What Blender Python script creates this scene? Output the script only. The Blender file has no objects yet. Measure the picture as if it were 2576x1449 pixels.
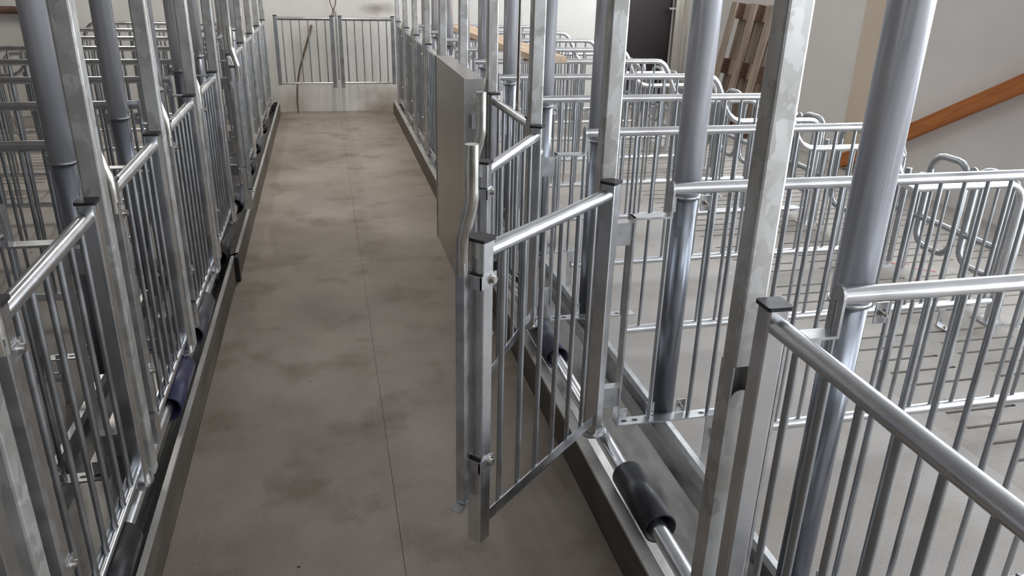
import bpy, math, random
from mathutils import Vector, Matrix
random.seed(7)
C = bpy.context.scene.collection
SC = bpy.context.scene
PI = math.pi

# ------------------------------------------------------------------ camera
def look():
    p, yaw, roll = 0.392937, 0.236093, 0.0260022
    cy, sy, cp, sp = math.cos(yaw), math.sin(yaw), math.cos(p), math.sin(p)
    f = Vector((sy*cp, cy*cp, -sp)); r0 = Vector((cy, -sy, 0)); u0 = r0.cross(f)
    cr, sr = math.cos(roll), math.sin(roll)
    r = cr*r0 + sr*u0; u = -sr*r0 + cr*u0
    return r, u, f
r_, u_, f_ = look()
cam = bpy.data.cameras.new('camera'); camo = bpy.data.objects.new('camera', cam); C.objects.link(camo)
cam.sensor_fit = 'HORIZONTAL'; cam.sensor_width = 36.0; cam.lens = 36.0*1951.1/2576
cam.clip_start = 0.02
camo.matrix_world = Matrix(((r_.x, u_.x, -f_.x, 0), (r_.y, u_.y, -f_.y, 0), (r_.z, u_.z, -f_.z, 1.45), (0, 0, 0, 1)))
SC.camera = camo
# ------------------------------------------------------------------ world, daylight, exposure
w = bpy.data.worlds.new('world'); SC.world = w; w.use_nodes = True
w.node_tree.nodes['Background'].inputs[0].default_value = (0.80, 0.88, 1.0, 1)
w.node_tree.nodes['Background'].inputs[1].default_value = 1.6
SC.view_settings.view_transform = 'Standard'; SC.view_settings.look = 'None'
SC.view_settings.gamma = 1.0; SC.view_settings.use_curve_mapping = False
SC.view_settings.exposure = 0.14

def area(name, loc, rot, sx, sy, power, col):
    l = bpy.data.lights.new(name, 'AREA'); l.shape = 'RECTANGLE'; l.size = sx; l.size_y = sy
    l.energy = power; l.color = col
    o = bpy.data.objects.new(name, l); C.objects.link(o); o.location = loc; o.rotation_euler = rot
    return o
# daylight entering through the window openings of the building (behind the camera and along the right wall)
area('daylight_rear_window', (2.3, -2.95, 1.95), (PI/2, 0, 0), 3.3, 0.75, 32, (0.93, 0.96, 1.0))
area('added_right_opening_light', (4.07, 0.42, 1.1), (PI/2, 0, PI/2), 4.8, 2.1, 92, (0.93, 0.97, 1.0))  # unseen wide opening, added for the bright strips on the pipes
for y, pw in ((4.2, 58), (6.8, 74)):
    area('daylight_side_window', (4.07, y, 1.98), (PI/2, 0, PI/2), 1.8, 1.1, pw, (0.93, 0.97, 1.0))
area('added_ceiling_light', (1.7, -0.7, 2.72), (0, 0, 0), 2.4, 0.12, 7, (0.97, 0.98, 1.0))  # unseen strip added behind the camera for highlights on the low rails
# unseen ceiling strips added to brighten the far end
for x, y, pw in ((-1.9, 6.6, 26), (0.2, 5.4, 15), (0.2, 7.3, 19)):
    area('added_ceiling_light', (x, y, 2.72), (0, 0, 0), 0.12, 1.3, pw, (1.0, 0.96, 0.90))

# ------------------------------------------------------------------ materials
def mat(name):
    m = bpy.data.materials.new(name); m.use_nodes = True
    nt = m.node_tree
    return m, nt, nt.nodes['Principled BSDF']
def N(nt, t, **k):
    n = nt.nodes.new(t)
    for a, b in k.items():
        if hasattr(n, a): setattr(n, a, b)
        else: n.inputs[a].default_value = b
    return n
def ramp(nt, stops, fac):
    n = nt.nodes.new('ShaderNodeValToRGB'); e = n.color_ramp.elements
    while len(e) < len(stops): e.new(0.5)
    for i, (p, c) in enumerate(stops):
        e[i].position = p; e[i].color = (*c, 1)
    nt.links.new(fac, n.inputs[0]); return n
def coords(nt, scale=(1, 1, 1), geo=False):
    m = nt.nodes.new('ShaderNodeMapping'); m.inputs['Scale'].default_value = scale
    if geo:
        g = nt.nodes.new('ShaderNodeNewGeometry'); nt.links.new(g.outputs['Position'], m.inputs[0])
    else:
        t = nt.nodes.new('ShaderNodeTexCoord'); nt.links.new(t.outputs['Object'], m.inputs[0])
    return m.outputs[0]
def noise_mat(name, c1, c2, scale, rough=(0.4, 0.5), metal=0.0, detail=4.0, vscale=(1, 1, 1), bump=0.0, lo=0.3, hi=0.7, geo=True, bscale=None):
    m, nt, b = mat(name)
    v = coords(nt, vscale, geo)
    n = N(nt, 'ShaderNodeTexNoise'); n.inputs['Scale'].default_value = scale; n.inputs['Detail'].default_value = detail
    nt.links.new(v, n.inputs['Vector'])
    r = ramp(nt, [(lo, c1), (hi, c2)], n.outputs['Fac']); nt.links.new(r.outputs[0], b.inputs['Base Color'])
    mr = N(nt, 'ShaderNodeMapRange'); mr.inputs[1].default_value = lo; mr.inputs[2].default_value = hi
    mr.inputs[3].default_value = rough[0]; mr.inputs[4].default_value = rough[1]
    nt.links.new(n.outputs['Fac'], mr.inputs[0]); nt.links.new(mr.outputs[0], b.inputs['Roughness'])
    b.inputs['Metallic'].default_value = metal
    if bump:
        n2 = N(nt, 'ShaderNodeTexNoise'); n2.inputs['Scale'].default_value = bscale or scale*6; n2.inputs['Detail'].default_value = 5
        nt.links.new(v, n2.inputs['Vector'])
        bp = N(nt, 'ShaderNodeBump'); bp.inputs['Strength'].default_value = bump; bp.inputs['Distance'].default_value = 0.002
        nt.links.new(n2.outputs['Fac'], bp.inputs['Height']); nt.links.new(bp.outputs[0], b.inputs['Normal'])
    return m
M = {}
M['rail'] = noise_mat('galvanised_tube', (0.64, 0.65, 0.67), (0.74, 0.75, 0.77), 12, (0.22, 0.32), 1.0)
M['bar'] = noise_mat('galvanised_bar', (0.35, 0.365, 0.38), (0.46, 0.475, 0.49), 12, (0.32, 0.45), 1.0)
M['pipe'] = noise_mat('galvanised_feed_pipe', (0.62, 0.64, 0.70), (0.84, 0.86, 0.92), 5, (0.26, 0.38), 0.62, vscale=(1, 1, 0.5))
M['pipelow'] = noise_mat('dark_reflection_feed_pipe', (0.26, 0.28, 0.32), (0.40, 0.42, 0.47), 7, (0.26, 0.38), 0.95, vscale=(1, 1, 0.5))  # lower tubes: reflection of the dark near floor put into the colour
M['plate'] = noise_mat('galvanised_plate', (0.50, 0.51, 0.53), (0.68, 0.69, 0.70), 25, (0.30, 0.42), 1.0)
M['stainless'] = noise_mat('stainless_sheet', (0.17, 0.165, 0.16), (0.26, 0.25, 0.24), 6, (0.22, 0.34), 1.0, vscale=(4, 1, 4))
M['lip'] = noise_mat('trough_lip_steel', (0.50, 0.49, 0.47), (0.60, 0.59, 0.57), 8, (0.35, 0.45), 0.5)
M['apron'] = noise_mat('shaded_sheet', (0.085, 0.070, 0.058), (0.15, 0.13, 0.11), 5, (0.5, 0.65), 0.3, vscale=(4, 1, 4))  # shade on the trough's aisle face, put into this dark brown
M['panel'] = noise_mat('steel_panel_sheet', (0.44, 0.42, 0.40), (0.50, 0.48, 0.45), 9, (0.34, 0.42), 1.0)
M['chrome'] = noise_mat('bright_zinc_tube', (0.62, 0.60, 0.55), (0.78, 0.76, 0.72), 30, (0.16, 0.28), 1.0)
M['bolt'] = noise_mat('zinc_bolt', (0.5, 0.48, 0.45), (0.75, 0.73, 0.70), 80, (0.2, 0.35), 1.0)
M['black'] = noise_mat('black_plastic', (0.010, 0.010, 0.013), (0.022, 0.022, 0.028), 30, (0.35, 0.5))
M['blue'] = noise_mat('blue_plastic', (0.028, 0.028, 0.075), (0.042, 0.042, 0.105), 20, (0.35, 0.5))
M['purple'] = noise_mat('purple_plastic', (0.042, 0.040, 0.065), (0.060, 0.056, 0.09), 20, (0.35, 0.5))
M['greyrubber'] = noise_mat('grey_plastic', (0.05, 0.05, 0.065), (0.09, 0.09, 0.11), 20, (0.4, 0.5))
M['ceil'] = noise_mat('ceiling_paint', (0.44, 0.43, 0.42), (0.52, 0.51, 0.50), 2, (0.8, 0.9))
M['dark'] = noise_mat('door_dark_paint', (0.010, 0.004, 0.005), (0.018, 0.008, 0.009), 3, (0.5, 0.6))
M['pit'] = noise_mat('slurry_pit', (0.02, 0.018, 0.015), (0.03, 0.027, 0.022), 3, (0.8, 0.9))
M['stick'] = noise_mat('weathered_branch', (0.10, 0.07, 0.05), (0.22, 0.17, 0.13), 30, (0.7, 0.9), vscale=(1, 1, 0.3))
M['wire'] = noise_mat('rusty_wire', (0.16, 0.10, 0.08), (0.26, 0.19, 0.16), 30, (0.5, 0.7), 0.6)
M['rod'] = noise_mat('dark_steel_rod', (0.20, 0.18, 0.16), (0.34, 0.31, 0.28), 20, (0.25, 0.4), 1.0)
M['brownpipe'] = noise_mat('brown_pipe', (0.10, 0.05, 0.04), (0.16, 0.09, 0.07), 10, (0.4, 0.6))
M['frame'] = noise_mat('door_frame_metal', (0.55, 0.52, 0.46), (0.66, 0.63, 0.57), 5, (0.3, 0.45), 0.7, vscale=(4, 4, 0.3))

def wood(name, c1, c2, c3, axis=2):
    m, nt, b = mat(name)
    s = [18, 18, 18]; s[axis] = 1.2
    v = coords(nt, s, False)
    n = N(nt, 'ShaderNodeTexNoise'); n.inputs['Scale'].default_value = 2.5; n.inputs['Detail'].default_value = 6
    n.inputs['Distortion'].default_value = 0.6
    nt.links.new(v, n.inputs['Vector'])
    r = ramp(nt, [(0.3, c1), (0.5, c2), (0.72, c3)], n.outputs['Fac']); nt.links.new(r.outputs[0], b.inputs['Base Color'])
    b.inputs['Roughness'].default_value = 0.65
    bp = N(nt, 'ShaderNodeBump'); bp.inputs['Strength'].default_value = 0.3; bp.inputs['Distance'].default_value = 0.002
    nt.links.new(n.outputs['Fac'], bp.inputs['Height']); nt.links.new(bp.outputs[0], b.inputs['Normal'])
    return m
M['pallet'] = wood('pallet_wood', (0.17, 0.125, 0.095), (0.30, 0.23, 0.175), (0.40, 0.31, 0.24), 2)
M['block'] = wood('pallet_block_wood', (0.05, 0.025, 0.015), (0.09, 0.045, 0.028), (0.13, 0.07, 0.045), 1)
M['plank'] = wood('plank_wood', (0.50, 0.33, 0.20), (0.64, 0.47, 0.33), (0.72, 0.57, 0.43), 1)
M['beam'] = wood('orange_beam_wood', (0.30, 0.085, 0.015), (0.42, 0.13, 0.025), (0.50, 0.17, 0.035), 1)

def spangle(name, ca, cb, cc):
    m, nt, b = mat(name)
    v = coords(nt, (1, 1, 0.7), True)
    n0 = N(nt, 'ShaderNodeTexNoise'); n0.inputs['Scale'].default_value = 30; nt.links.new(v, n0.inputs['Vector'])
    mx = N(nt, 'ShaderNodeMix'); mx.data_type = 'RGBA'; mx.inputs[0].default_value = 0.06
    nt.links.new(v, mx.inputs[6]); nt.links.new(n0.outputs['Color'], mx.inputs[7])
    vo = N(nt, 'ShaderNodeTexVoronoi'); vo.inputs['Scale'].default_value = 32; nt.links.new(mx.outputs[2], vo.inputs['Vector'])
    sep = N(nt, 'ShaderNodeSeparateColor'); nt.links.new(vo.outputs['Color'], sep.inputs[0])
    n = N(nt, 'ShaderNodeTexNoise'); n.inputs['Scale'].default_value = 9; n.inputs['Detail'].default_value = 5; nt.links.new(v, n.inputs['Vector'])
    ad = N(nt, 'ShaderNodeMath'); ad.operation = 'MULTIPLY_ADD'; ad.inputs[1].default_value = 0.30
    nt.links.new(sep.outputs[0], ad.inputs[0]); nt.links.new(n.outputs['Fac'], ad.inputs[2])
    r = ramp(nt, [(0.42, ca), (0.62, cb), (0.85, cc)], ad.outputs[0]); nt.links.new(r.outputs[0], b.inputs['Base Color'])
    mr = N(nt, 'ShaderNodeMapRange'); mr.inputs[3].default_value = 0.42; mr.inputs[4].default_value = 0.56
    nt.links.new(sep.outputs[1], mr.inputs[0]); nt.links.new(mr.outputs[0], b.inputs['Roughness'])
    b.inputs['Metallic'].default_value = 0.78
    return m
M['post'] = spangle('galvanised_spangle_post', (0.42, 0.41, 0.39), (0.54, 0.53, 0.51), (0.66, 0.66, 0.65))

def concrete(name, c_light, c_mid, c_dark, stain, rough=(0.45, 0.7), sc=1.3, specks=True):
    m, nt, b = mat(name)
    v = coords(nt, (1, 1, 1), True)
    n1 = N(nt, 'ShaderNodeTexNoise'); n1.inputs['Scale'].default_value = sc; n1.inputs['Detail'].default_value = 6; n1.inputs['Roughness'].default_value = 0.6
    nt.links.new(v, n1.inputs['Vector'])
    r1 = ramp(nt, [(0.32, c_dark), (0.5, c_mid), (0.66, c_light)], n1.outputs['Fac'])
    n2 = N(nt, 'ShaderNodeTexNoise'); n2.inputs['Scale'].default_value = 3.4; n2.inputs['Detail'].default_value = 8; n2.inputs['Roughness'].default_value = 0.62
    nt.links.new(v, n2.inputs['Vector'])
    f2 = N(nt, 'ShaderNodeMapRange'); f2.inputs[1].default_value = 0.52; f2.inputs[2].default_value = 0.70; f2.inputs[4].default_value = 0.8
    nt.links.new(n2.outputs['Fac'], f2.inputs[0])
    mx = N(nt, 'ShaderNodeMix'); mx.data_type = 'RGBA'; mx.inputs[7].default_value = (*stain, 1)
    nt.links.new(f2.outputs[0], mx.inputs[0]); nt.links.new(r1.outputs[0], mx.inputs[6])
    n3 = N(nt, 'ShaderNodeTexNoise'); n3.inputs['Scale'].default_value = 180; n3.inputs['Detail'].default_value = 2; nt.links.new(v, n3.inputs['Vector'])
    mr = N(nt, 'ShaderNodeMapRange'); mr.inputs[1].default_value = 0.3; mr.inputs[2].default_value = 0.7; mr.inputs[3].default_value = 0.86; mr.inputs[4].default_value = 1.10
    nt.links.new(n3.outputs['Fac'], mr.inputs[0])
    mm = N(nt, 'ShaderNodeMix'); mm.data_type = 'RGBA'; mm.blend_type = 'MULTIPLY'; mm.inputs[0].default_value = 1.0
    nt.links.new(mx.outputs[2], mm.inputs[6]); nt.links.new(mr.outputs[0], mm.inputs[7])
    last = mm.outputs[2]
    if specks:
        vo = N(nt, 'ShaderNodeTexVoronoi'); vo.inputs['Scale'].default_value = 9; vo.inputs['Randomness'].default_value = 1.0
        nt.links.new(v, vo.inputs['Vector'])
        sp = N(nt, 'ShaderNodeSeparateColor'); nt.links.new(vo.outputs['Color'], sp.inputs[0])
        th = N(nt, 'ShaderNodeMath'); th.operation = 'MULTIPLY'; th.inputs[1].default_value = 0.075
        nt.links.new(sp.outputs[0], th.inputs[0])
        lt = N(nt, 'ShaderNodeMath'); lt.operation = 'LESS_THAN'; nt.links.new(vo.outputs['Distance'], lt.inputs[0]); nt.links.new(th.outputs[0], lt.inputs[1])
        g = N(nt, 'ShaderNodeMath'); g.operation = 'GREATER_THAN'; g.inputs[1].default_value = 0.60; nt.links.new(sp.outputs[1], g.inputs[0])
        a = N(nt, 'ShaderNodeMath'); a.operation = 'MULTIPLY'; nt.links.new(lt.outputs[0], a.inputs[0]); nt.links.new(g.outputs[0], a.inputs[1])
        mk = N(nt, 'ShaderNodeMix'); mk.data_type = 'RGBA'; mk.inputs[7].default_value = (0.05, 0.045, 0.04, 1)
        nt.links.new(a.outputs[0], mk.inputs[0]); nt.links.new(last, mk.inputs[6]); last = mk.outputs[2]
    nt.links.new(last, b.inputs['Base Color'])
    m2 = N(nt, 'ShaderNodeMapRange'); m2.inputs[3].default_value = rough[0]; m2.inputs[4].default_value = rough[1]
    nt.links.new(n2.outputs['Fac'], m2.inputs[0]); nt.links.new(m2.outputs[0], b.inputs['Roughness'])
    bp = N(nt, 'ShaderNodeBump'); bp.inputs['Strength'].default_value = 0.15; bp.inputs['Distance'].default_value = 0.002
    nt.links.new(n3.outputs['Fac'], bp.inputs['Height']); nt.links.new(bp.outputs[0], b.inputs['Normal'])
    return m
M['aisle'] = concrete('aisle_concrete', (0.36, 0.312, 0.265), (0.295, 0.25, 0.208), (0.22, 0.178, 0.145), (0.165, 0.12, 0.083))
M['stallfloor'] = concrete('stall_concrete', (0.45, 0.42, 0.395), (0.41, 0.38, 0.355), (0.36, 0.325, 0.295), (0.36, 0.305, 0.25), sc=1.0)
M['slat'] = concrete('slat_concrete', (0.42, 0.39, 0.36), (0.37, 0.34, 0.31), (0.31, 0.28, 0.25), (0.29, 0.245, 0.20), sc=1.6)

def plaster(name, c1, c2, spots=()):
    m, nt, b = mat(name)
    v = coords(nt, (1, 1, 1), True)
    n = N(nt, 'ShaderNodeTexNoise'); n.inputs['Scale'].default_value = 1.4; n.inputs['Detail'].default_value = 5; nt.links.new(v, n.inputs['Vector'])
    r = ramp(nt, [(0.35, c1), (0.65, c2)], n.outputs['Fac']); last = r.outputs[0]
    nn = N(nt, 'ShaderNodeTexNoise'); nn.inputs['Scale'].default_value = 7; nn.inputs['Detail'].default_value = 5; nt.links.new(v, nn.inputs['Vector'])
    for (px, py, pz, sx, sz, col, amt) in spots:
        mp = N(nt, 'ShaderNodeMapping'); mp.vector_type = 'POINT'
        mp.inputs['Location'].default_value = (-px/sx, -py/sx, -pz/sz); mp.inputs['Scale'].default_value = (1/sx, 1/sx, 1/sz)
        nt.links.new(v, mp.inputs[0])
        ln = N(nt, 'ShaderNodeVectorMath'); ln.operation = 'LENGTH'; nt.links.new(mp.outputs[0], ln.inputs[0])
        ad = N(nt, 'ShaderNodeMath'); ad.operation = 'MULTIPLY_ADD'; ad.inputs[1].default_value = 1.4; nt.links.new(nn.outputs['Fac'], ad.inputs[0]); nt.links.new(ln.outputs['Value'], ad.inputs[2])
        mr = N(nt, 'ShaderNodeMapRange'); mr.inputs[1].default_value = 0.75; mr.inputs[2].default_value = 1.7; mr.inputs[3].default_value = amt; mr.inputs[4].default_value = 0.0
        nt.links.new(ad.outputs[0], mr.inputs[0])
        mx = N(nt, 'ShaderNodeMix'); mx.data_type = 'RGBA'; mx.inputs[7].default_value = (*col, 1)
        nt.links.new(mr.outputs[0], mx.inputs[0]); nt.links.new(last, mx.inputs[6]); last = mx.outputs[2]
    nt.links.new(last, b.inputs['Base Color']); b.inputs['Roughness'].default_value = 0.85
    n3 = N(nt, 'ShaderNodeTexNoise'); n3.inputs['Scale'].default_value = 60; n3.inputs['Detail'].default_value = 4; nt.links.new(v, n3.inputs['Vector'])
    bp = N(nt, 'ShaderNodeBump'); bp.inputs['Strength'].default_value = 0.12; bp.inputs['Distance'].default_value = 0.003
    nt.links.new(n3.outputs['Fac'], bp.inputs['Height']); nt.links.new(bp.outputs[0], b.inputs['Normal'])
    return m
M['wallfar'] = plaster('wall_far_plaster', (0.67, 0.65, 0.615), (0.75, 0.73, 0.70),
    [(0.55, 8.45, 1.02, 0.22, 0.07, (0.22, 0.17, 0.13), 0.7), (0.62, 8.45, 0.03, 0.35, 0.28, (0.30, 0.23, 0.16), 0.8), (-0.38, 8.45, 0.03, 0.25, 0.2, (0.34, 0.27, 0.2), 0.6)])
M['wall'] = plaster('wall_plaster', (0.66, 0.63, 0.605), (0.73, 0.70, 0.675))
M['wallshade'] = plaster('unseen_wall_dark', (0.17, 0.155, 0.14), (0.23, 0.21, 0.19))  # unseen left and rear walls, coloured dark to dim reflections and bounce light
M['beige'] = plaster('pilaster_plaster', (0.56, 0.47, 0.36), (0.62, 0.53, 0.42))

# ------------------------------------------------------------------ mesh builder
class MB:
    def __init__(s): s.v = []; s.f = []; s.sm = []
    def add(s, v, f, smooth=False):
        o = len(s.v); s.v += [tuple(p) for p in v]; s.f += [tuple(i+o for i in q) for q in f]; s.sm += [smooth]*len(f)
        return s
    def box(s, x0, x1, y0, y1, z0, z1):
        v = [(x, y, z) for x in (x0, x1) for y in (y0, y1) for z in (z0, z1)]
        return s.add(v, [(0, 1, 3, 2), (4, 6, 7, 5), (0, 4, 5, 1), (2, 3, 7, 6), (0, 2, 6, 4), (1, 5, 7, 3)])
    def obox(s, mtx, hx, hy, hz):
        v = [mtx @ Vector((x*hx, y*hy, z*hz)) for x in (-1, 1) for y in (-1, 1) for z in (-1, 1)]
        return s.add(v, [(0, 1, 3, 2), (4, 6, 7, 5), (0, 4, 5, 1), (2, 3, 7, 6), (0, 2, 6, 4), (1, 5, 7, 3)])
    def tube(s, pts, r, seg=12, caps=True, r2=None):
        pts = [Vector(p) for p in pts]; n = len(pts); rings = []
        t0 = (pts[1]-pts[0]).normalized()
        a = Vector((0, 0, 1)) if abs(t0.z) < 0.9 else Vector((1, 0, 0))
        nrm = t0.cross(a).normalized()
        v = []
        for i in range(n):
            if i == 0: t = t0
            elif i == n-1: t = (pts[i]-pts[i-1]).normalized()
            else: t = ((pts[i]-pts[i-1]).normalized()+(pts[i+1]-pts[i]).normalized()).normalized()
            nrm = (nrm - t*nrm.dot(t)).normalized(); bn = t.cross(nrm)
            rr = r if r2 is None else r+(r2-r)*i/(n-1)
            for k in range(seg):
                an = 2*PI*k/seg; v.append(pts[i]+nrm*(rr*math.cos(an))+bn*(rr*math.sin(an)))
        f = [(i*seg+k, i*seg+(k+1) % seg, (i+1)*seg+(k+1) % seg, (i+1)*seg+k) for i in range(n-1) for k in range(seg)]
        s.add(v, f, True)
        if caps:
            s.add(v[:seg], [tuple(range(seg-1, -1, -1))]); s.add(v[-seg:], [tuple(range(seg))])
        return s
    def pipe(s, p0, p1, ro, ri, seg=20):   # hollow straight pipe
        p0, p1 = Vector(p0), Vector(p1); t = (p1-p0).normalized()
        a = Vector((0, 0, 1)) if abs(t.z) < 0.9 else Vector((1, 0, 0)); n = t.cross(a).normalized(); b = t.cross(n)
        v = []
        for (p, r) in ((p0, ro), (p1, ro), (p1, ri), (p0, ri)):
            for k in range(seg):
                an = 2*PI*k/seg; v.append(p+n*(r*math.cos(an))+b*(r*math.sin(an)))
        for j in range(4):
            f = [(j*seg+k, j*seg+(k+1) % seg, ((j+1) % 4)*seg+(k+1) % seg, ((j+1) % 4)*seg+k) for k in range(seg)]
            o = len(s.v)
            if j == 0: base = o; s.add(v, f, True)
            else:
                s.f += [tuple(i+base for i in q) for q in f]; s.sm += [j == 2]*len(f)
        return s
    def prism(s, prof, axis, a0, a1, smooth=False):   # prof: 2D points, extruded along axis ('x','y','z')
        def P(p, a): return {'x': (a, p[0], p[1]), 'y': (p[0], a, p[1]), 'z': (p[0], p[1], a)}[axis]
        n = len(prof); v = [P(p, a0) for p in prof]+[P(p, a1) for p in prof]
        s.add(v, [(i, (i+1) % n, n+(i+1) % n, n+i) for i in range(n)], smooth)
        s.add(v[:n], [tuple(range(n-1, -1, -1))]); s.add(v[n:], [tuple(range(n))])
        return s
    def hexbolt(s, p, d, r=0.009, h=0.008, shank=0.0):
        p = Vector(p); d = Vector(d).normalized()
        s.tube([p, p+d*0.002], r*1.5, 10); s.tube([p+d*0.002, p+d*(h+0.002)], r, 6)
        if shank: s.tube([p+d*h, p+d*(h+shank)], r*0.5, 8)
        return s
    def mesh(s, name, m):
        me = bpy.data.meshes.new(name); me.from_pydata(s.v, [], s.f); me.materials.append(m)
        me.polygons.foreach_set('use_smooth', s.sm); me.update()
        import bmesh
        b = bmesh.new(); b.from_mesh(me); bmesh.ops.recalc_face_normals(b, faces=b.faces); b.to_mesh(me); b.free()
        return me
CACHE = {}
def obj(name, mb, m, parent=None, loc=(0, 0, 0), rz=0.0, key=None, label=None):
    if key is not None and key in CACHE: me = CACHE[key]
    else:
        if callable(mb): mb = mb()
        me = mb.mesh(name, M[m] if isinstance(m, str) else m)
        if key is not None: CACHE[key] = me
    o = bpy.data.objects.new(name, me); C.objects.link(o)
    o.location = loc; o.rotation_euler = (0, 0, rz)
    if parent is not None: o.parent = parent
    if label: o['label'] = label
    return o
def thing(name, label, cat, loc=(0, 0, 0), rz=0.0, group=None):
    o = bpy.data.objects.new(name, None); C.objects.link(o); o.empty_display_size = 0.05
    o.location = loc; o.rotation_euler = (0, 0, rz); o['label'] = label; o['category'] = cat
    if group: o['group'] = group
    return o
def struct(name, mb, m, parent=None, loc=(0, 0, 0)):
    o = obj(name, mb, m, parent, loc)
    if parent is None: o['kind'] = 'structure'
    return o
def tag(o, label, cat, group=None):
    o['label'] = label; o['category'] = cat
    if group: o['group'] = group
    return o
def rsq(cx, cy, hx, hy, r=0.005, n=2):
    out = []
    for (sx, sy, a0) in ((1, 1, 0), (-1, 1, PI/2), (-1, -1, PI), (1, -1, 1.5*PI)):
        for i in range(n+1):
            a = a0+PI/2*i/n; out.append((cx+sx*(hx-r)+r*math.cos(a), cy+sy*(hy-r)+r*math.sin(a)))
    return out
ORD = ['nearest', 'second nearest', 'third nearest', 'fourth nearest', 'fifth nearest', 'sixth nearest', 'seventh nearest', 'eighth nearest', 'ninth nearest', 'farthest']
def nth(i, n): return 'farthest' if i == n-1 else ORD[i]

# ------------------------------------------------------------------ setting
XL, XR, YB, YF, ZC = -4.6, 4.1, -3.0, 8.45, 2.8
GR, GL = 0.69, -0.53                    # planes of the gate rows
RX0, RX1 = 0.668, -0.488                # aisle edges
fl = struct('floor', MB().box(XL, XR+0.1, YB, YF, -0.40, -0.34), 'pit')
# aisle slabs with recessed joints
js = 0.118
for (a, b) in ((RX1+0.001, js-0.0012), (js+0.0012, RX0-0.001)):
    ys = [-2.9, 1.05, 3.905, 6.1, YF]
    for i in range(4):
        obj('floor_slab', MB().box(a, b, ys[i]+0.001, ys[i+1]-0.001, -0.30, 0.0), 'aisle', fl)
obj('floor_bed', MB().box(RX1-0.01, RX0+0.002, -2.9, YF, -0.33, -0.003), 'aisle', fl)
# solid stall floors behind the troughs
obj('stall_slab', MB().box(1.0, 2.0, -2.9, YF, -0.30, 0.0), 'stallfloor', fl)
obj('stall_slab', MB().box(-1.84, -0.80, -2.9, YF, -0.30, 0.0), 'stallfloor', fl)
obj('passage_slab', MB().box(3.9, XR, -2.9, YF, -0.30, 0.0), 'stallfloor', fl)
obj('passage_slab', MB().box(XL, -3.74, -2.9, YF, -0.30, 0.0), 'stallfloor', fl)
def slat_mb(width, tabs):
    def f():
        b = MB().box(0, 1.9, 0, width, -0.09, 0)
        if tabs:
            for x0 in (0.0, 0.40, 0.87, 1.34, 1.80): b.box(x0, min(x0+0.10, 1.9), width-0.001, width+0.017, -0.09, -0.0005)
        return b
    return f
y = -0.2; k = 0
while y < YF-0.25:
    last = (k % 5 == 4)
    wd = 0.184 if last else 0.084
    for (x0, off) in ((2.0, 0), (-3.74, 0)):
        sh = 0.0
        obj('floor_slat', slat_mb(wd, True), 'slat', fl, (x0+sh, y, 0), key=('slat', wd))
    y += wd+0.016; k += 1
obj('slab_end', MB().box(2.0, 3.9, y, YF, -0.09, 0), 'slat', fl); obj('slab_end', MB().box(-3.74, -1.84, y, YF, -0.09, 0), 'slat', fl)
obj('slab_end', MB().box(2.0, 3.9, -2.9, -0.21, -0.09, 0), 'slat', fl); obj('slab_end', MB().box(-3.74, -1.84, -2.9, -0.21, -0.09, 0), 'slat', fl)

ck = MB()
for (x0, y0, x1, y1, wd) in ((2.93, 3.40, 3.03, 3.37, 0.018), (3.02, 3.30, 3.10, 3.24, 0.016), (3.06, 3.14, 3.20, 3.09, 0.014), (2.90, 3.14, 2.93, 3.16, 0.03)):
    dx, dy = x1-x0, y1-y0; l = math.hypot(dx, dy); nx, ny = -dy/l*wd/2, dx/l*wd/2
    v = [(x0+nx, y0+ny), (x0-nx, y0-ny), (x1-nx, y1-ny), (x1+nx, y1+ny)]
    ck.prism(v, 'z', 0.0, 0.001)
o = obj('chalk_marks', ck, noise_mat('red_chalk', (0.42, 0.12, 0.11), (0.55, 0.22, 0.20), 40, (0.8, 0.9)), fl); o['kind'] = 'stuff'
# walls
DX0, DX1 = 3.02, 3.79
wf = MB().box(XL-0.1, DX0, YF, YF+0.15, -0.35, ZC).box(DX1, XR+0.15, YF, YF+0.15, -0.35, ZC).box(DX0, DX1, YF, YF+0.15, 2.1, ZC)
struct('wall_far', wf, 'wallfar')
wr = MB()
wr.box(XR, XR+0.15, YB, YF, -0.35, 0.03).box(XR, XR+0.15, YB, YF, 2.55, ZC)
wr.box(XR, XR+0.15, YB, -2.0, 0.03, 2.55).box(XR, XR+0.15, -2.0, 2.84, 2.18, 2.55).box(XR, XR+0.15, 2.84, YF, 0.03, 1.42)
wr.box(XR, XR+0.15, 2.84, 3.3, 1.42, 2.55).box(XR, XR+0.15, 5.1, 5.9, 1.42, 2.55).box(XR, XR+0.15, 7.7, YF, 1.42, 2.55)
struct('wall_right', wr, 'wall')
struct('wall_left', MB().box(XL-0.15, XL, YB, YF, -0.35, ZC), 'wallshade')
wb = MB().box(XL-0.15, 0.65, YB-0.15, YB, -0.35, ZC).box(3.95, XR+0.15, YB-0.15, YB, -0.35, ZC).box(0.65, 3.95, YB-0.15, YB, -0.35, 1.45).box(0.65, 3.95, YB-0.15, YB, 2.45, ZC)
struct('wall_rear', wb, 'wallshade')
struct('ceiling', MB().box(XL-0.15, XR+0.15, YB-0.15, YF+0.15, ZC, ZC+0.1), 'ceil')
struct('trim_1', MB().box(XR-0.025, XR+0.01, 5.02, 5.56, 0.0, ZC), 'beige')
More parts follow.
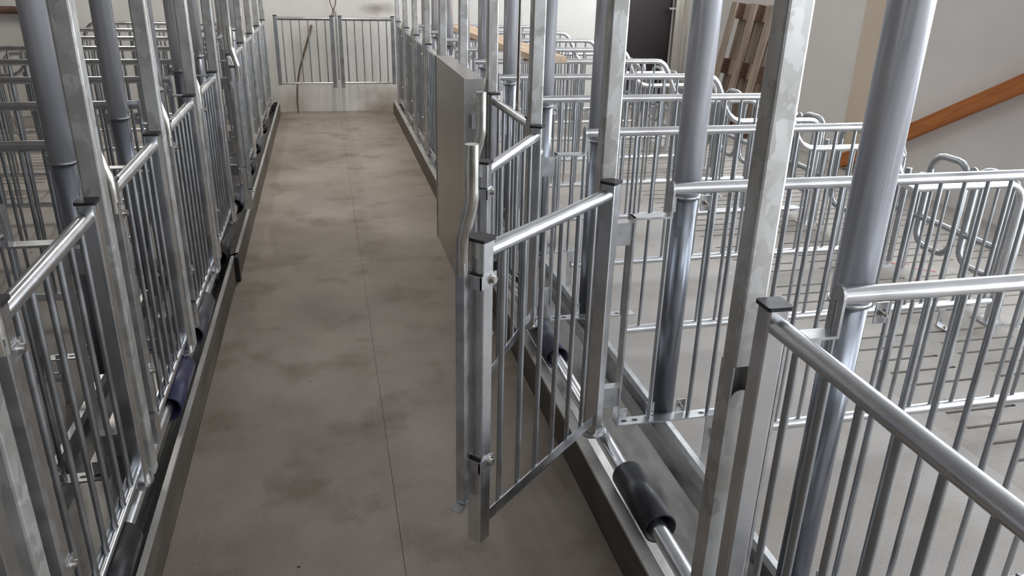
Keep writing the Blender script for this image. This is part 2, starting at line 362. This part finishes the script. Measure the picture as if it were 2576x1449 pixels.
# door: dark leaf, metal frame
d = struct('door_1', MB().box(DX0, DX1, YF+0.05, YF+0.10, 0, 2.1), 'dark')
obj('door_frame', MB().box(DX1, DX1+0.16, YF-0.05, YF, 0, 2.18).box(DX1+0.10, DX1+0.125, YF-0.075, YF-0.05, 0, 2.18), 'frame', d)
obj('door_frame', MB().box(DX0-0.02, DX0, YF-0.02, YF+0.02, 0, 2.14), 'frame', d)
obj('door_latch', MB().box(DX1-0.07, DX1+0.02, YF-0.04, YF-0.02, 1.055, 1.075), 'plate', d)

# ------------------------------------------------------------------ support posts
def post_mesh(cut, z0):
    def f():
        h = 0.0225; t = 0.003; b = MB()
        b.prism(rsq(0, 0, h, h, 0.005), 'z', z0 if not cut else 0.806, ZC-0.005)
        if cut:   # lower part is an open channel with a window in the front face, rounded tongue below it
            b.box(-h, -h+t, -h, h, z0, 0.806).box(h-t, h, -h, h, z0, 0.806).box(-h+t, h-t, h-t, h, z0, 0.806)
            pr = [(-h+t, z0), (h-t, z0), (h-t, 0.740)]+[((h-t)*math.cos(PI*i/8), 0.740+0.018*math.sin(PI*i/8)) for i in range(1, 8)]+[(-h+t, 0.740)]
            b.prism(pr, 'y', -h, -h+t)
        return b
    return f
PR = [1.11, 1.86, 2.60, 3.34, 4.07, 4.80, 5.54, 6.27, 7.00, 7.74]
PL = [1.15, 1.89, 2.635, 3.39, 4.12, 4.85, 5.59, 6.32, 7.06, 7.79]
def post(x, yy, label, cut, grp):
    z0 = 0.131 if cut else 0.187
    t = thing('support_post', label, 'post', (x, yy, z0), 0, grp)
    obj('post_tube', post_mesh(cut, z0), 'post', t, (0, 0, -z0), key=('post', cut, z0))
for i, yy in enumerate(PR):
    post(GR, yy, 'square galvanised steel post, %s of the row right of the aisle' % nth(i, 10), i == 0, 'square posts right of the aisle')
for i, yy in enumerate(PL):
    post(GL, yy, 'square galvanised steel post, %s of the row left of the aisle' % nth(i, 10), False, 'square posts left of the aisle')

# ------------------------------------------------------------------ stall gates
L = 0.56; ZT, ZB = 0.935, 0.21
def gate(s, hx, hy, ang, label, grp, latch=True, nb=6, hmirror=1):
    t = thing('stall_gate', label, 'gate', (hx, hy, 0), ang, grp)
    K = lambda n: ('gate', n, s)
    def sq(y): return lambda: MB().prism(rsq(0, y, 0.019, 0.019, 0.004), 'z', ZB, ZT+0.012)
    obj('hinge_tube', sq(0), 'rail', t, key=K('hp')); obj('free_tube', sq(-L), 'rail', t, key=K('fp'))
    for yy, n in ((0, 'a'), (-L, 'b')):
        obj('end_cap', lambda: MB().prism(rsq(0, yy, 0.0225, 0.0225, 0.004), 'z', ZT+0.012, ZT+0.019), 'black', t, key=K('cap'+n), label='black plastic cap')
    obj('top_rail', lambda: MB().tube([(0, -0.017, ZT-0.016), (0, -L+0.017, ZT-0.016)], 0.0165, 16), 'rail', t, key=K('tr'))
    obj('bottom_rail', lambda: MB().tube([(0, -0.017, 0.247), (0, -L+0.017, 0.247)], 0.0105, 12).box(s*0.008-0.002, s*0.008+0.002, -L+0.018, -0.018, 0.247, 0.275), 'rail', t, key=K('br'))
    for i in range(nb):
        obj('bar', lambda: MB().tube([(0, 0, 0.255), (0, 0, ZT-0.02)], 0.0068, 8, False), 'bar', t, (0, -L*(i+1)/(nb+1), 0), key='gatebar')
    hp = obj('hinge_plate', lambda: MB().prism([(0.03*math.cos(2*PI*i/16), (0.042*math.sin(2*PI*i/16)+0.006)) for i in range(16)], 'z', ZB-0.008, ZB-0.001), 'plate', t, key=K('hpl'))
    for yy, n in ((0.036, 'a'), (-0.02, 'b')):
        obj('bolt', lambda: MB().hexbolt((0.012*s, 0, 0), (0, 0, 1), 0.006, 0.006), 'bolt', hp, (0, yy, ZB-0.001), key=K('hb'))
    if latch:
        yl = -L-0.040
        xl = -0.016*s
        lb = obj('latch_bar', lambda: MB().prism(rsq(xl, yl, 0.0115, 0.010, 0.002), 'z', 0.33, 0.895).box(xl-0.0115, xl-0.008, yl-0.010, yl+0.010, 0.895, 0.912).box(xl+0.008, xl+0.0115, yl-0.010, yl+0.010, 0.895, 0.908), 'plate', t, key=K('lb'))
        obj('latch_foot', lambda: MB().obox(Matrix.Translation((xl, yl-0.010, 0.324)) @ Matrix.Rotation(0.35, 4, 'X'), 0.014, 0.019, 0.002), 'plate', lb, key=K('lf'))
        o = 0.022*s
        obj('latch_handle', lambda: MB().tube([(xl, yl, 0.88), (xl, yl, 0.935), (xl+0.001*s, yl, 0.955), (xl+0.003*s, yl, 0.965), (xl+o*0.85, yl, 1.025), (xl+o, yl, 1.04), (xl+o, yl, 1.055), (xl+o, yl, 1.145)], 0.0135, 16), 'chrome', t, key=K('lh'), label='bent bright tube handle')
        for z, n in ((0.865, 'a'), (0.425, 'b')):
            cl = obj('latch_clamp', lambda: MB().box(s*0.0195-0.0, s*0.0225, -L-0.030, -L+0.024, z-0.014, z+0.014).box(-0.02, 0.0225, yl+0.010, yl+0.0125, z-0.014, z+0.014)
                     .box(-s*0.0195, -s*0.0225, -L-0.030, -L+0.024, z-0.014, z+0.014), 'plate', t, key=K('lc'+n))
            for q in (1, -1):
                obj('bolt', lambda: MB().hexbolt((q*0.0225, -L+0.008, 0), (q, 0, 0), 0.008, 0.007), 'bolt', cl, (0, 0, z), key=('lcb', q))
    return t
def ang_to(hx, hy, fx, fy): return math.atan2(fx-hx, -(fy-hy))
RG = 'barred gates right of the aisle'; LG = 'barred gates left of the aisle'
gate(1, GR, PR[0]-0.078, 0.0, 'barred gate at the lower right corner, closed, nearest on the right', RG)
gate(1, GR, PR[1]-0.043, ang_to(GR, PR[1]-0.043, 0.279, 1.435), 'barred gate swung wide open into the aisle, nearest of the two open ones', RG)
gate(1, GR, PR[2]-0.043, ang_to(GR, PR[2]-0.043, 0.425, 2.101), 'barred gate swung half open into the aisle behind the wide open one', RG)
gate(1, GR, PR[3]-0.06, 0.04, 'closed barred gate just behind the half open gate on the right', RG)
for i in range(4, 10):
    gate(1, GR, PR[i]-0.075, 0.0, 'closed barred gate right of the aisle, %s' % ['beside the solid steel panel', 'hidden behind the far end of the solid panel', 'first one beyond the solid panel', 'second one beyond the solid panel', 'third one beyond the solid panel', 'last one before the end wall'][i-4], RG)
for i in range(10):
    if i == 5: gate(-1, GL+0.005, PL[i]-0.046, ang_to(GL, PL[i], -0.455, 4.30), 'barred gate left of the aisle standing slightly ajar', LG)
    else: gate(-1, GL, PL[i]-0.078, 0.0, 'closed barred gate, %s in the row left of the aisle' % nth(i, 10), LG)

# ------------------------------------------------------------------ stall dividers
DR = [1.14, 1.89, 2.65, 3.40, 4.13, 4.86, 5.58, 6.31, 7.05, 7.79]
DL = [1.17, 1.90, 2.637, 3.385, 4.12, 4.85, 5.59, 6.32, 7.06, 7.79]
ZR, ZM, ZLO = 0.905, 0.647, 0.105
def divider(s, gx, yy, label, grp, full=True):
    t = thing('stall_divider', label, 'fence', (gx, yy, 0), 0, grp)
    X = lambda u: s*u
    K = lambda n: ('div', n, s)
    # rail from the front, stepping down in an S, rounded down to the rear foot
    def rail():
        p = [(X(0.205), 0, ZR), (X(1.40), 0, ZR)]
        for i in range(1, 13):   # smooth S by bezier
            q = i/12; a = (1-q)
            u = a**3*1.40+3*a*a*q*1.53+3*a*q*q*1.50+q**3*1.66; z = a**3*ZR+3*a*a*q*ZR+3*a*q*q*ZM+q**3*ZM
            p.append((X(u), 0, z))
        p.append((X(2.10), 0, ZM))
        for i in range(1, 7):
            an = PI/2*i/6; p.append((X(2.10+0.09*math.sin(an)), 0, ZM-0.09+0.09*math.cos(an)))
        p.append((X(2.19), 0, 0.006))
        return MB().tube(p, 0.0168, 16)
    obj('top_rail', rail, 'rail', t, key=K('rail'))
    obj('bottom_rail', lambda: MB().tube([(X(0.42), 0, ZLO), (X(2.17), 0, ZLO)], 0.0178, 14), 'rail', t, key=K('brail'))
    obj('front_leg', lambda: MB().box(min(X(0.40), X(0.43)), max(X(0.40), X(0.43)), -0.003, 0.003, 0.0, 0.19), 'plate', t, key=K('fleg'))
    obj('rear_foot', lambda: MB().box(X(2.19)-0.045, X(2.19)+0.045, -0.05, 0.05, 0.0, 0.008), 'plate', t, key=K('rfoot'))
    fb = obj('floor_bracket', lambda: MB().prism([(-0.032, 0.10), (-0.012, 0.065), (-0.012, 0.0), (0.012, 0.0), (0.012, 0.065), (0.032, 0.10)], 'y', -0.004, 0.004).box(-0.018, 0.018, -0.105, -0.004, 0.0, 0.006), 'plate', t, (X(1.93), 0, 0), key='fbr')
    for q in (-0.08, -0.04): obj('bolt', lambda: MB().hexbolt((0, 0, 0.006), (0, 0, 1), 0.007, 0.006), 'bolt', fb, (0, q, 0), key='fbb')
    # stepped flat steel front
    def front():
        b = MB(); w = 0.019
        b.box(min(X(0.200), X(0.206)), max(X(0.200), X(0.206)), -w, w, 0.83, ZR)
        b.add([(X(0.200), w*math.cos(PI*i/8), ZR+0.022*math.sin(PI*i/8)) for i in range(9)]+[(X(0.206), w*math.cos(PI*i/8), ZR+0.022*math.sin(PI*i/8)) for i in range(9)],
              [(i, i+1, 10+i, 9+i) for i in range(8)]+[tuple(range(9)), tuple(range(17, 8, -1))])
        b.box(min(X(0.095), X(0.206)), max(X(0.095), X(0.206)), -w, w, 0.826, 0.832)
        b.box(min(X(0.095), X(0.101)), max(X(0.095), X(0.101)), -w, w, 0.18, 0.832)
        return b
    obj('front_plate', front, 'plate', t, key=K('front'))
    def sill():
        b = MB(); b.box(min(X(0.095), X(0.45)), max(X(0.095), X(0.45)), -0.02, 0.02, 0.176, 0.181)
        b.box(min(X(0.10), X(0.14)), max(X(0.10), X(0.14)), 0.017, 0.02, 0.181, 0.212)
        return b
    sl = obj('sill_plate', sill, 'plate', t, key=K('sill'))
    for u in (0.125, 0.16, 0.38):
        obj('slot_hole', lambda: MB().prism([(X(u)+0.010*math.cos(2*PI*i/12), 0.006*math.sin(2*PI*i/12)) for i in range(12)], 'z', 0.1805, 0.1815), 'black', sl, key=K('hole%s' % u))
    for i, u in enumerate((0.205, 0.335, 0.40)):
        obj('bar', lambda: MB().tube([(0, 0, 0.18), (0, 0, ZR-0.01)], 0.0068, 8, False), 'bar', t, (X(u), 0, 0), key='dbarA')
    u = 0.48
    while u < 2.15:
        if u < 1.45: obj('bar', lambda: MB().tube([(0, 0, ZLO), (0, 0, ZR-0.01)], 0.0068, 8, False), 'bar', t, (X(u), 0, 0), key='dbarB')
        elif u > 1.56: obj('bar', lambda: MB().tube([(0, 0, ZLO), (0, 0, ZM-0.01)], 0.0068, 8, False), 'bar', t, (X(u), 0, 0), key='dbarC')
        else: obj('bar', lambda: MB().tube([(0, 0, ZLO), (0, 0, 0.78)], 0.0068, 8, False), 'bar', t, (X(u), 0, 0), key='dbarD')
        u += 0.083
    fy = 0.055*s
    for z, n in ((0.855, 'a'), (0.205, 'b')):
        for u, m in ((0.214, 'a'), (0.316, 'b')):
            cl = obj('pipe_clamp', lambda: MB().box(-0.014, 0.014, min(0.016*s, 0.019*s), max(0.016*s, 0.019*s), -0.022, 0.022), 'plate', t, (X(u), 0, z), key=('clamp', s))
            obj('bolt', lambda: MB().hexbolt((0, 0.016*s if s > 0 else 0.019*s, 0), (0, -1, 0), 0.0065, 0.006, 0.012), 'bolt', cl, key=('cbolt', s))
    for z in (0.785, 0.275):
        obj('box_bracket', lambda: MB().box(min(X(0.024), X(0.098)), max(X(0.024), X(0.098)), -0.012, 0.018, -0.032, 0.032), 'plate', t, (0, 0, z), key=K('bx'))
    return t
for i, yy in enumerate(DR):
    divider(1, GR, yy, 'galvanised barred stall divider, %s of the row on the right' % nth(i, 10), 'stall dividers on the right')
for i, yy in enumerate(DL):
    divider(-1, GL, yy, 'galvanised barred stall divider, %s of the row on the left' % nth(i, 10), 'stall dividers on the left')

# ------------------------------------------------------------------ feed drop pipes
def feed(x, yy, label, grp):
    t = thing('feed_pipe', label, 'pipe', (x, yy, 0), 0, grp)
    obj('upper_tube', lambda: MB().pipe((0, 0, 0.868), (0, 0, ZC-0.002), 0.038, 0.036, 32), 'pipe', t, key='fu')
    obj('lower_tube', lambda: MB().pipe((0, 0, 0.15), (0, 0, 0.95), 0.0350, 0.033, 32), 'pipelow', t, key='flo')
    obj('collar', lambda: MB().pipe((0, 0, 0.862), (0, 0, 0.872), 0.0405, 0.0345, 32), 'plate', t, key='fc')
for i, yy in enumerate(DR):
    feed(GR+0.275, yy+0.060, 'round galvanised feed drop pipe, %s on the right side' % nth(i, 10), 'feed pipes on the right')
for i, yy in enumerate(DL):
    feed(GL-0.268, yy-0.060, 'round galvanised feed drop pipe, %s on the left side' % nth(i, 10), 'feed pipes on the left')

# ------------------------------------------------------------------ rear saloon gates
def rear_gate(s, gx, y0, y1, label, grp):
    t = thing('rear_gate', label, 'gate', (gx+s*2.275, y0, 0), 0, grp)
    wd = (y1-y0)
    for j, (a, b) in enumerate(((0.10, 0.34), (0.40, 0.64))):
        def loop():
            r = 0.075; p = []; zt, zb = 0.63, 0.16
            for (cy_, cz, a0) in ((b-r, zt-r, 0), (a+r, zt-r, PI/2), (a+r, zb+r, PI), (b-r, zb+r, 1.5*PI)):
                for i in range(5):
                    an = a0+PI/2*i/4; p.append((0, cy_+r*math.cos(an), cz+r*math.sin(an)))
            p.append(p[0]); return MB().tube(p, 0.0165, 12, False)
        obj('gate_loop', loop, 'bar', t, key=('loop', j))
    obj('cross_tube', lambda: MB().tube([(0, 0.04, 0.30), (0, 0.69, 0.30)], 0.0165, 12), 'bar', t, key='rgx')
    for yy in (0.04, 0.69):
        obj('gate_leg', lambda: MB().tube([(0, 0, 0.0), (0, 0, 0.52)], 0.0165, 12), 'bar', t, (0, yy, 0), key='rgl')
    obj('latch_plate', lambda: MB().prism([(0.37+0.03*math.cos(2*PI*i/14), 0.585+0.04*math.sin(2*PI*i/14)) for i in range(14)], 'x', -0.004, 0.004).box(-0.004, 0.004, 0.32, 0.42, 0.545, 0.565), 'plate', t, key='rgp')
for i in range(9):
    rear_gate(1, GR, DR[i], DR[i+1], 'double loop rear gate behind the %s stall on the right' % nth(i, 9), 'rear gates on the right')
for i in range(9):
    rear_gate(-1, GL, DL[i], DL[i+1], 'double loop rear gate behind the %s stall on the left' % nth(i, 9), 'rear gates on the left')

# ------------------------------------------------------------------ troughs and pipes
def trough(name, s, x0, ya, yb, label, lip=0.034):
    X = lambda u: x0+s*u
    prof = [(X(0), 0.0), (X(0), 0.13), (X(lip), 0.13), (X(lip+0.004), 0.125), (X(0.060), 0.05), (X(0.085), 0.027), (X(0.12), 0.02), (X(0.29), 0.02), (X(0.33), 0.03), (X(0.347), 0.05), (X(0.356), 0.066), (X(0.374), 0.066), (X(0.376), 0.0)]
    t = thing('feed_trough', label, 'trough', (0, 0, 0))
    def strip(name, pp, m):
        b = MB(); n = len(pp); b.add([(p[0], ya, p[1]) for p in pp]+[(p[0], yb, p[1]) for p in pp], [(i, i+1, n+i+1, n+i) for i in range(n-1)]); return obj(name, b, m, t)
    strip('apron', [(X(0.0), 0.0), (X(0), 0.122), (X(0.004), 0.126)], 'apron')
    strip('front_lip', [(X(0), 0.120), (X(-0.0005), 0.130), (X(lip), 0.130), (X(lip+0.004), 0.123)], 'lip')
    strip('basin', prof[3:10], 'stainless')
    strip('rear_lip', prof[9:], 'plate')
    for y_ in (ya, yb):
        e = MB(); pp = prof[3:11]; e.add([(p[0], y_, p[1]) for p in pp], [tuple(range(len(pp)))]); obj('end_sheet', e, 'stainless', t)
    return t
trough('feed_trough', 1, RX0, 0.15, 8.30, 'long stainless steel trough along the right side of the aisle')
trough('feed_trough', -1, RX1, 0.15, 3.72, 'stainless steel trough along the near left side of the aisle', 0.014)
tl = trough('feed_trough', -1, RX1+0.014, 3.76, 8.30, 'stainless steel trough along the far left side of the aisle', 0.014)
obj('edge_strip', MB().box(RX1+0.003, RX1+0.020, 3.70, 3.757, 0.0, 0.125), 'black', tl, label='dark strip at the trough end')
def waterpipe(x, z, ya, yb, sleeves, label, ox=0.006):
    t = thing('guard_pipe', label, 'pipe', (x, ya, z))
    obj('pipe_tube', MB().tube([(0, 0, 0), (0, yb-ya, 0)], 0.0215, 20), 'rail', t)
    for (a, b, m, lb) in sleeves:
        obj('sleeve', MB().pipe((ox, a-ya, -0.004), (ox, b-ya, -0.004), 0.043, 0.0385, 28), m, t, label=lb)
    for i in range(10):
        yy = ya+0.22+i*0.745
        obj('pipe_bracket', MB().box(-0.012, 0.012, yy-0.015, yy+0.015, -0.16 if i < 0 else -0.06, 0), 'plate', t)
waterpipe(0.7345, 0.165, 0.15, 8.28, [(1.43, 1.66, 'black', 'black plastic sleeve'), (2.36, 2.62, 'purple', 'greyish purple plastic sleeve'), (3.12, 3.3, 'black', 'black plastic sleeve'), (4.62, 4.84, 'black', 'black plastic sleeve'), (5.0, 5.32, 'greyrubber', 'grey plastic sleeve'), (5.75, 5.95, 'greyrubber', 'grey plastic sleeve'), (6.55, 6.8, 'greyrubber', 'grey plastic sleeve')],
          'long galvanised pipe with plastic sleeves above the right trough')
waterpipe(-0.548, 0.165, 0.15, 8.28, [(1.40, 1.66, 'black', 'black plastic sleeve with blue stripe'), (2.25, 2.54, 'blue', 'blue plastic sleeve'), (2.77, 3.10, 'greyrubber', 'dark grey plastic sleeve'), (3.60, 4.02, 'black', 'black plastic sleeve'), (4.45, 4.75, 'greyrubber', 'dark grey plastic sleeve'), (5.3, 5.55, 'black', 'black plastic sleeve'), (5.95, 6.2, 'greyrubber', 'grey plastic sleeve'), (6.7, 6.95, 'black', 'black plastic sleeve')],
          'long galvanised pipe with plastic sleeves above the left troughs', 0.003)

# ------------------------------------------------------------------ solid panel gate
t = thing('solid_panel', 'solid sheet steel panel standing upright along the right edge of the aisle', 'panel', (0.572, 3.32, 0))
obj('sheet_box', MB().box(0, 0.082, 0, 0.93, 0.0, 1.005), 'panel', t)
obj('edge_flange', MB().box(-0.004, 0.0, -0.002, 0.012, 0.0, 1.007).box(-0.004, 0.0, 0.92, 0.932, 0.0, 1.007), 'plate', t)
obj('latch_keeper', MB().box(0.024, 0.062, -0.026, 0.0, 0.80, 0.86), 'plate', t)
obj('bolt', MB().hexbolt((0.035, 0, 0.93), (0, -1, 0), 0.006, 0.004), 'bolt', t)
# handle of the panel's own latch: tall thin rod
tag(obj('hanging_rod', MB().tube([(0.755, 3.12, 0.86), (0.755, 3.12, ZC-0.002)], 0.0065, 10), 'rod'), 'thin dark steel rod hanging from above between the right hand posts', 'rod')

# ------------------------------------------------------------------ double gate at the aisle end
def end_gate(x0, x1, free_right, label):
    t = thing('end_gate', label, 'gate', (x0, 8.25, 0), 0, 'double gate at the aisle end'); W_ = x1-x0
    for x in (0.018, W_-0.018):
        obj('gate_tube', MB().prism(rsq(x, 0, 0.018, 0.018, 0.004), 'z', 0.27 if (x > 0.1) == free_right else 0.30, 0.955), 'bar', t)
        obj('end_cap', MB().box(x-0.02, x+0.02, -0.02, 0.02, 0.955, 0.962), 'black', t)
    obj('top_rail', MB().tube([(0.03, 0, 0.93), (W_-0.03, 0, 0.93)], 0.0165, 12), 'bar', t)
    obj('bottom_rail', MB().tube([(0.03, 0, 0.315), (W_-0.03, 0, 0.315)], 0.0105, 10), 'rail', t)
    for i in range(6):
        obj('bar', MB().tube([(0, 0, 0.315), (0, 0, 0.92)], 0.0065, 8, False), 'bar', t, (W_*(i+1)/7, 0, 0))
    return t
end_gate(-0.465, 0.105, True, 'left leaf of the barred double gate at the aisle end')
g = end_gate(0.15, 0.70, False, 'right leaf of the barred double gate at the aisle end')
obj('latch_bar', MB().box(-0.028, -0.012, -0.03, -0.012, 0.35, 1.0), 'plate', g)
wire = MB()
for sx in (-1, 1): wire.tube([(0.11+sx*0.035, 8.22, 2.79), (0.11+sx*0.033, 8.22, 1.15), (0.11+sx*0.026, 8.22, 1.08), (0.11+sx*0.004, 8.22, 1.02), (0.10+sx*0.012, 8.22, 0.95)], 0.005, 8)
tag(obj('wire_hook', wire, 'wire'), 'rusty wire hook hanging above the middle of the double gate', 'hook')
pts = [(-0.30, 8.36, 0.0), (-0.302, 8.37, 0.12), (-0.29, 8.375, 0.28), (-0.26, 8.385, 0.42), (-0.20, 8.40, 0.60), (-0.14, 8.42, 0.76), (-0.11, 8.435, 0.86)]
tag(obj('wooden_stick', MB().tube(pts, 0.007, 8, True, 0.012), 'stick'), 'crooked wooden stick leaning on the end wall behind the left gate leaf', 'stick')

# ------------------------------------------------------------------ pallets, plank, beam, pipe
def pallet(x, yy, lean, label):
    t = thing('wooden_pallet', label, 'pallet', (x, yy, 0))
    t.rotation_euler = (0, lean, 0)
    # local: x thickness 0..0.144, y width 0..0.8, z height 0..1.2
    for i in range(5):
        obj('deck_board', MB().box(0.122, 0.144, i*0.164, i*0.164+0.144, 0, 1.2), 'pallet', t)
    for i, zz in enumerate((0.0, 0.527, 1.055)):
        obj('cross_board', MB().box(0.100, 0.122, 0.0, 0.8, zz, zz+0.145), 'pallet', t)
        for y0 in (0.0, 0.328, 0.70):
            obj('block', MB().box(0.022, 0.100, y0, y0+(0.145 if 0.1 < y0 < 0.5 else 0.10), zz, zz+0.145), 'block', t)
    for y0 in (0.0, 0.328, 0.70):
        obj('bottom_board', MB().box(0, 0.022, y0, y0+0.10, 0, 1.2), 'pallet', t)
pallet(3.748, 6.64, math.radians(9.5), 'wooden pallet leaning upright on the right wall, three runners facing the stalls')
def bar_between(p0, p1, w_, h_, m, name):
    p0, p1 = Vector(p0), Vector(p1); d = p1-p0; l = d.length; yv = d.normalized()
    xv = yv.cross(Vector((0, 0, 1))).normalized(); zv = xv.cross(yv)
    b = MB().box(-w_/2, w_/2, 0, l, -h_/2, h_/2)
    o = obj(name, b, m)
    o.matrix_world = Matrix(((xv.x, yv.x, zv.x, p0.x), (xv.y, yv.y, zv.y, p0.y), (xv.z, yv.z, zv.z, p0.z), (0, 0, 0, 1)))
    return o
tag(bar_between((1.315, 4.60, 0.944), (1.17, 7.10, 0.944), 0.19, 0.036, 'plank', 'wooden_plank'), 'pale wooden plank lying across the top rails of the right dividers', 'plank')
tag(bar_between((4.03, 5.45, 0.052), (4.03, 2.6, 1.59), 0.05, 0.10, 'beam', 'wooden_beam'), 'orange brown wooden beam leaning diagonally along the right wall', 'beam')
t = thing('wall_pipe', 'brown pipe with a bend on the far wall at upper left', 'pipe', (-2.8, 8.38, 0))
obj('pipe_run', MB().tube([(-1.8, 0, 0.97), (0.05, 0, 0.97), (0.12, 0, 0.96), (0.165, 0, 0.92), (0.18, 0, 0.86), (0.18, 0, 0.006)], 0.035, 16), 'brownpipe', t)
for x in (-1.2, -0.3): obj('pipe_clip', MB().box(x-0.02, x+0.02, 0.0, 0.07, 0.93, 1.01), 'plate', t)
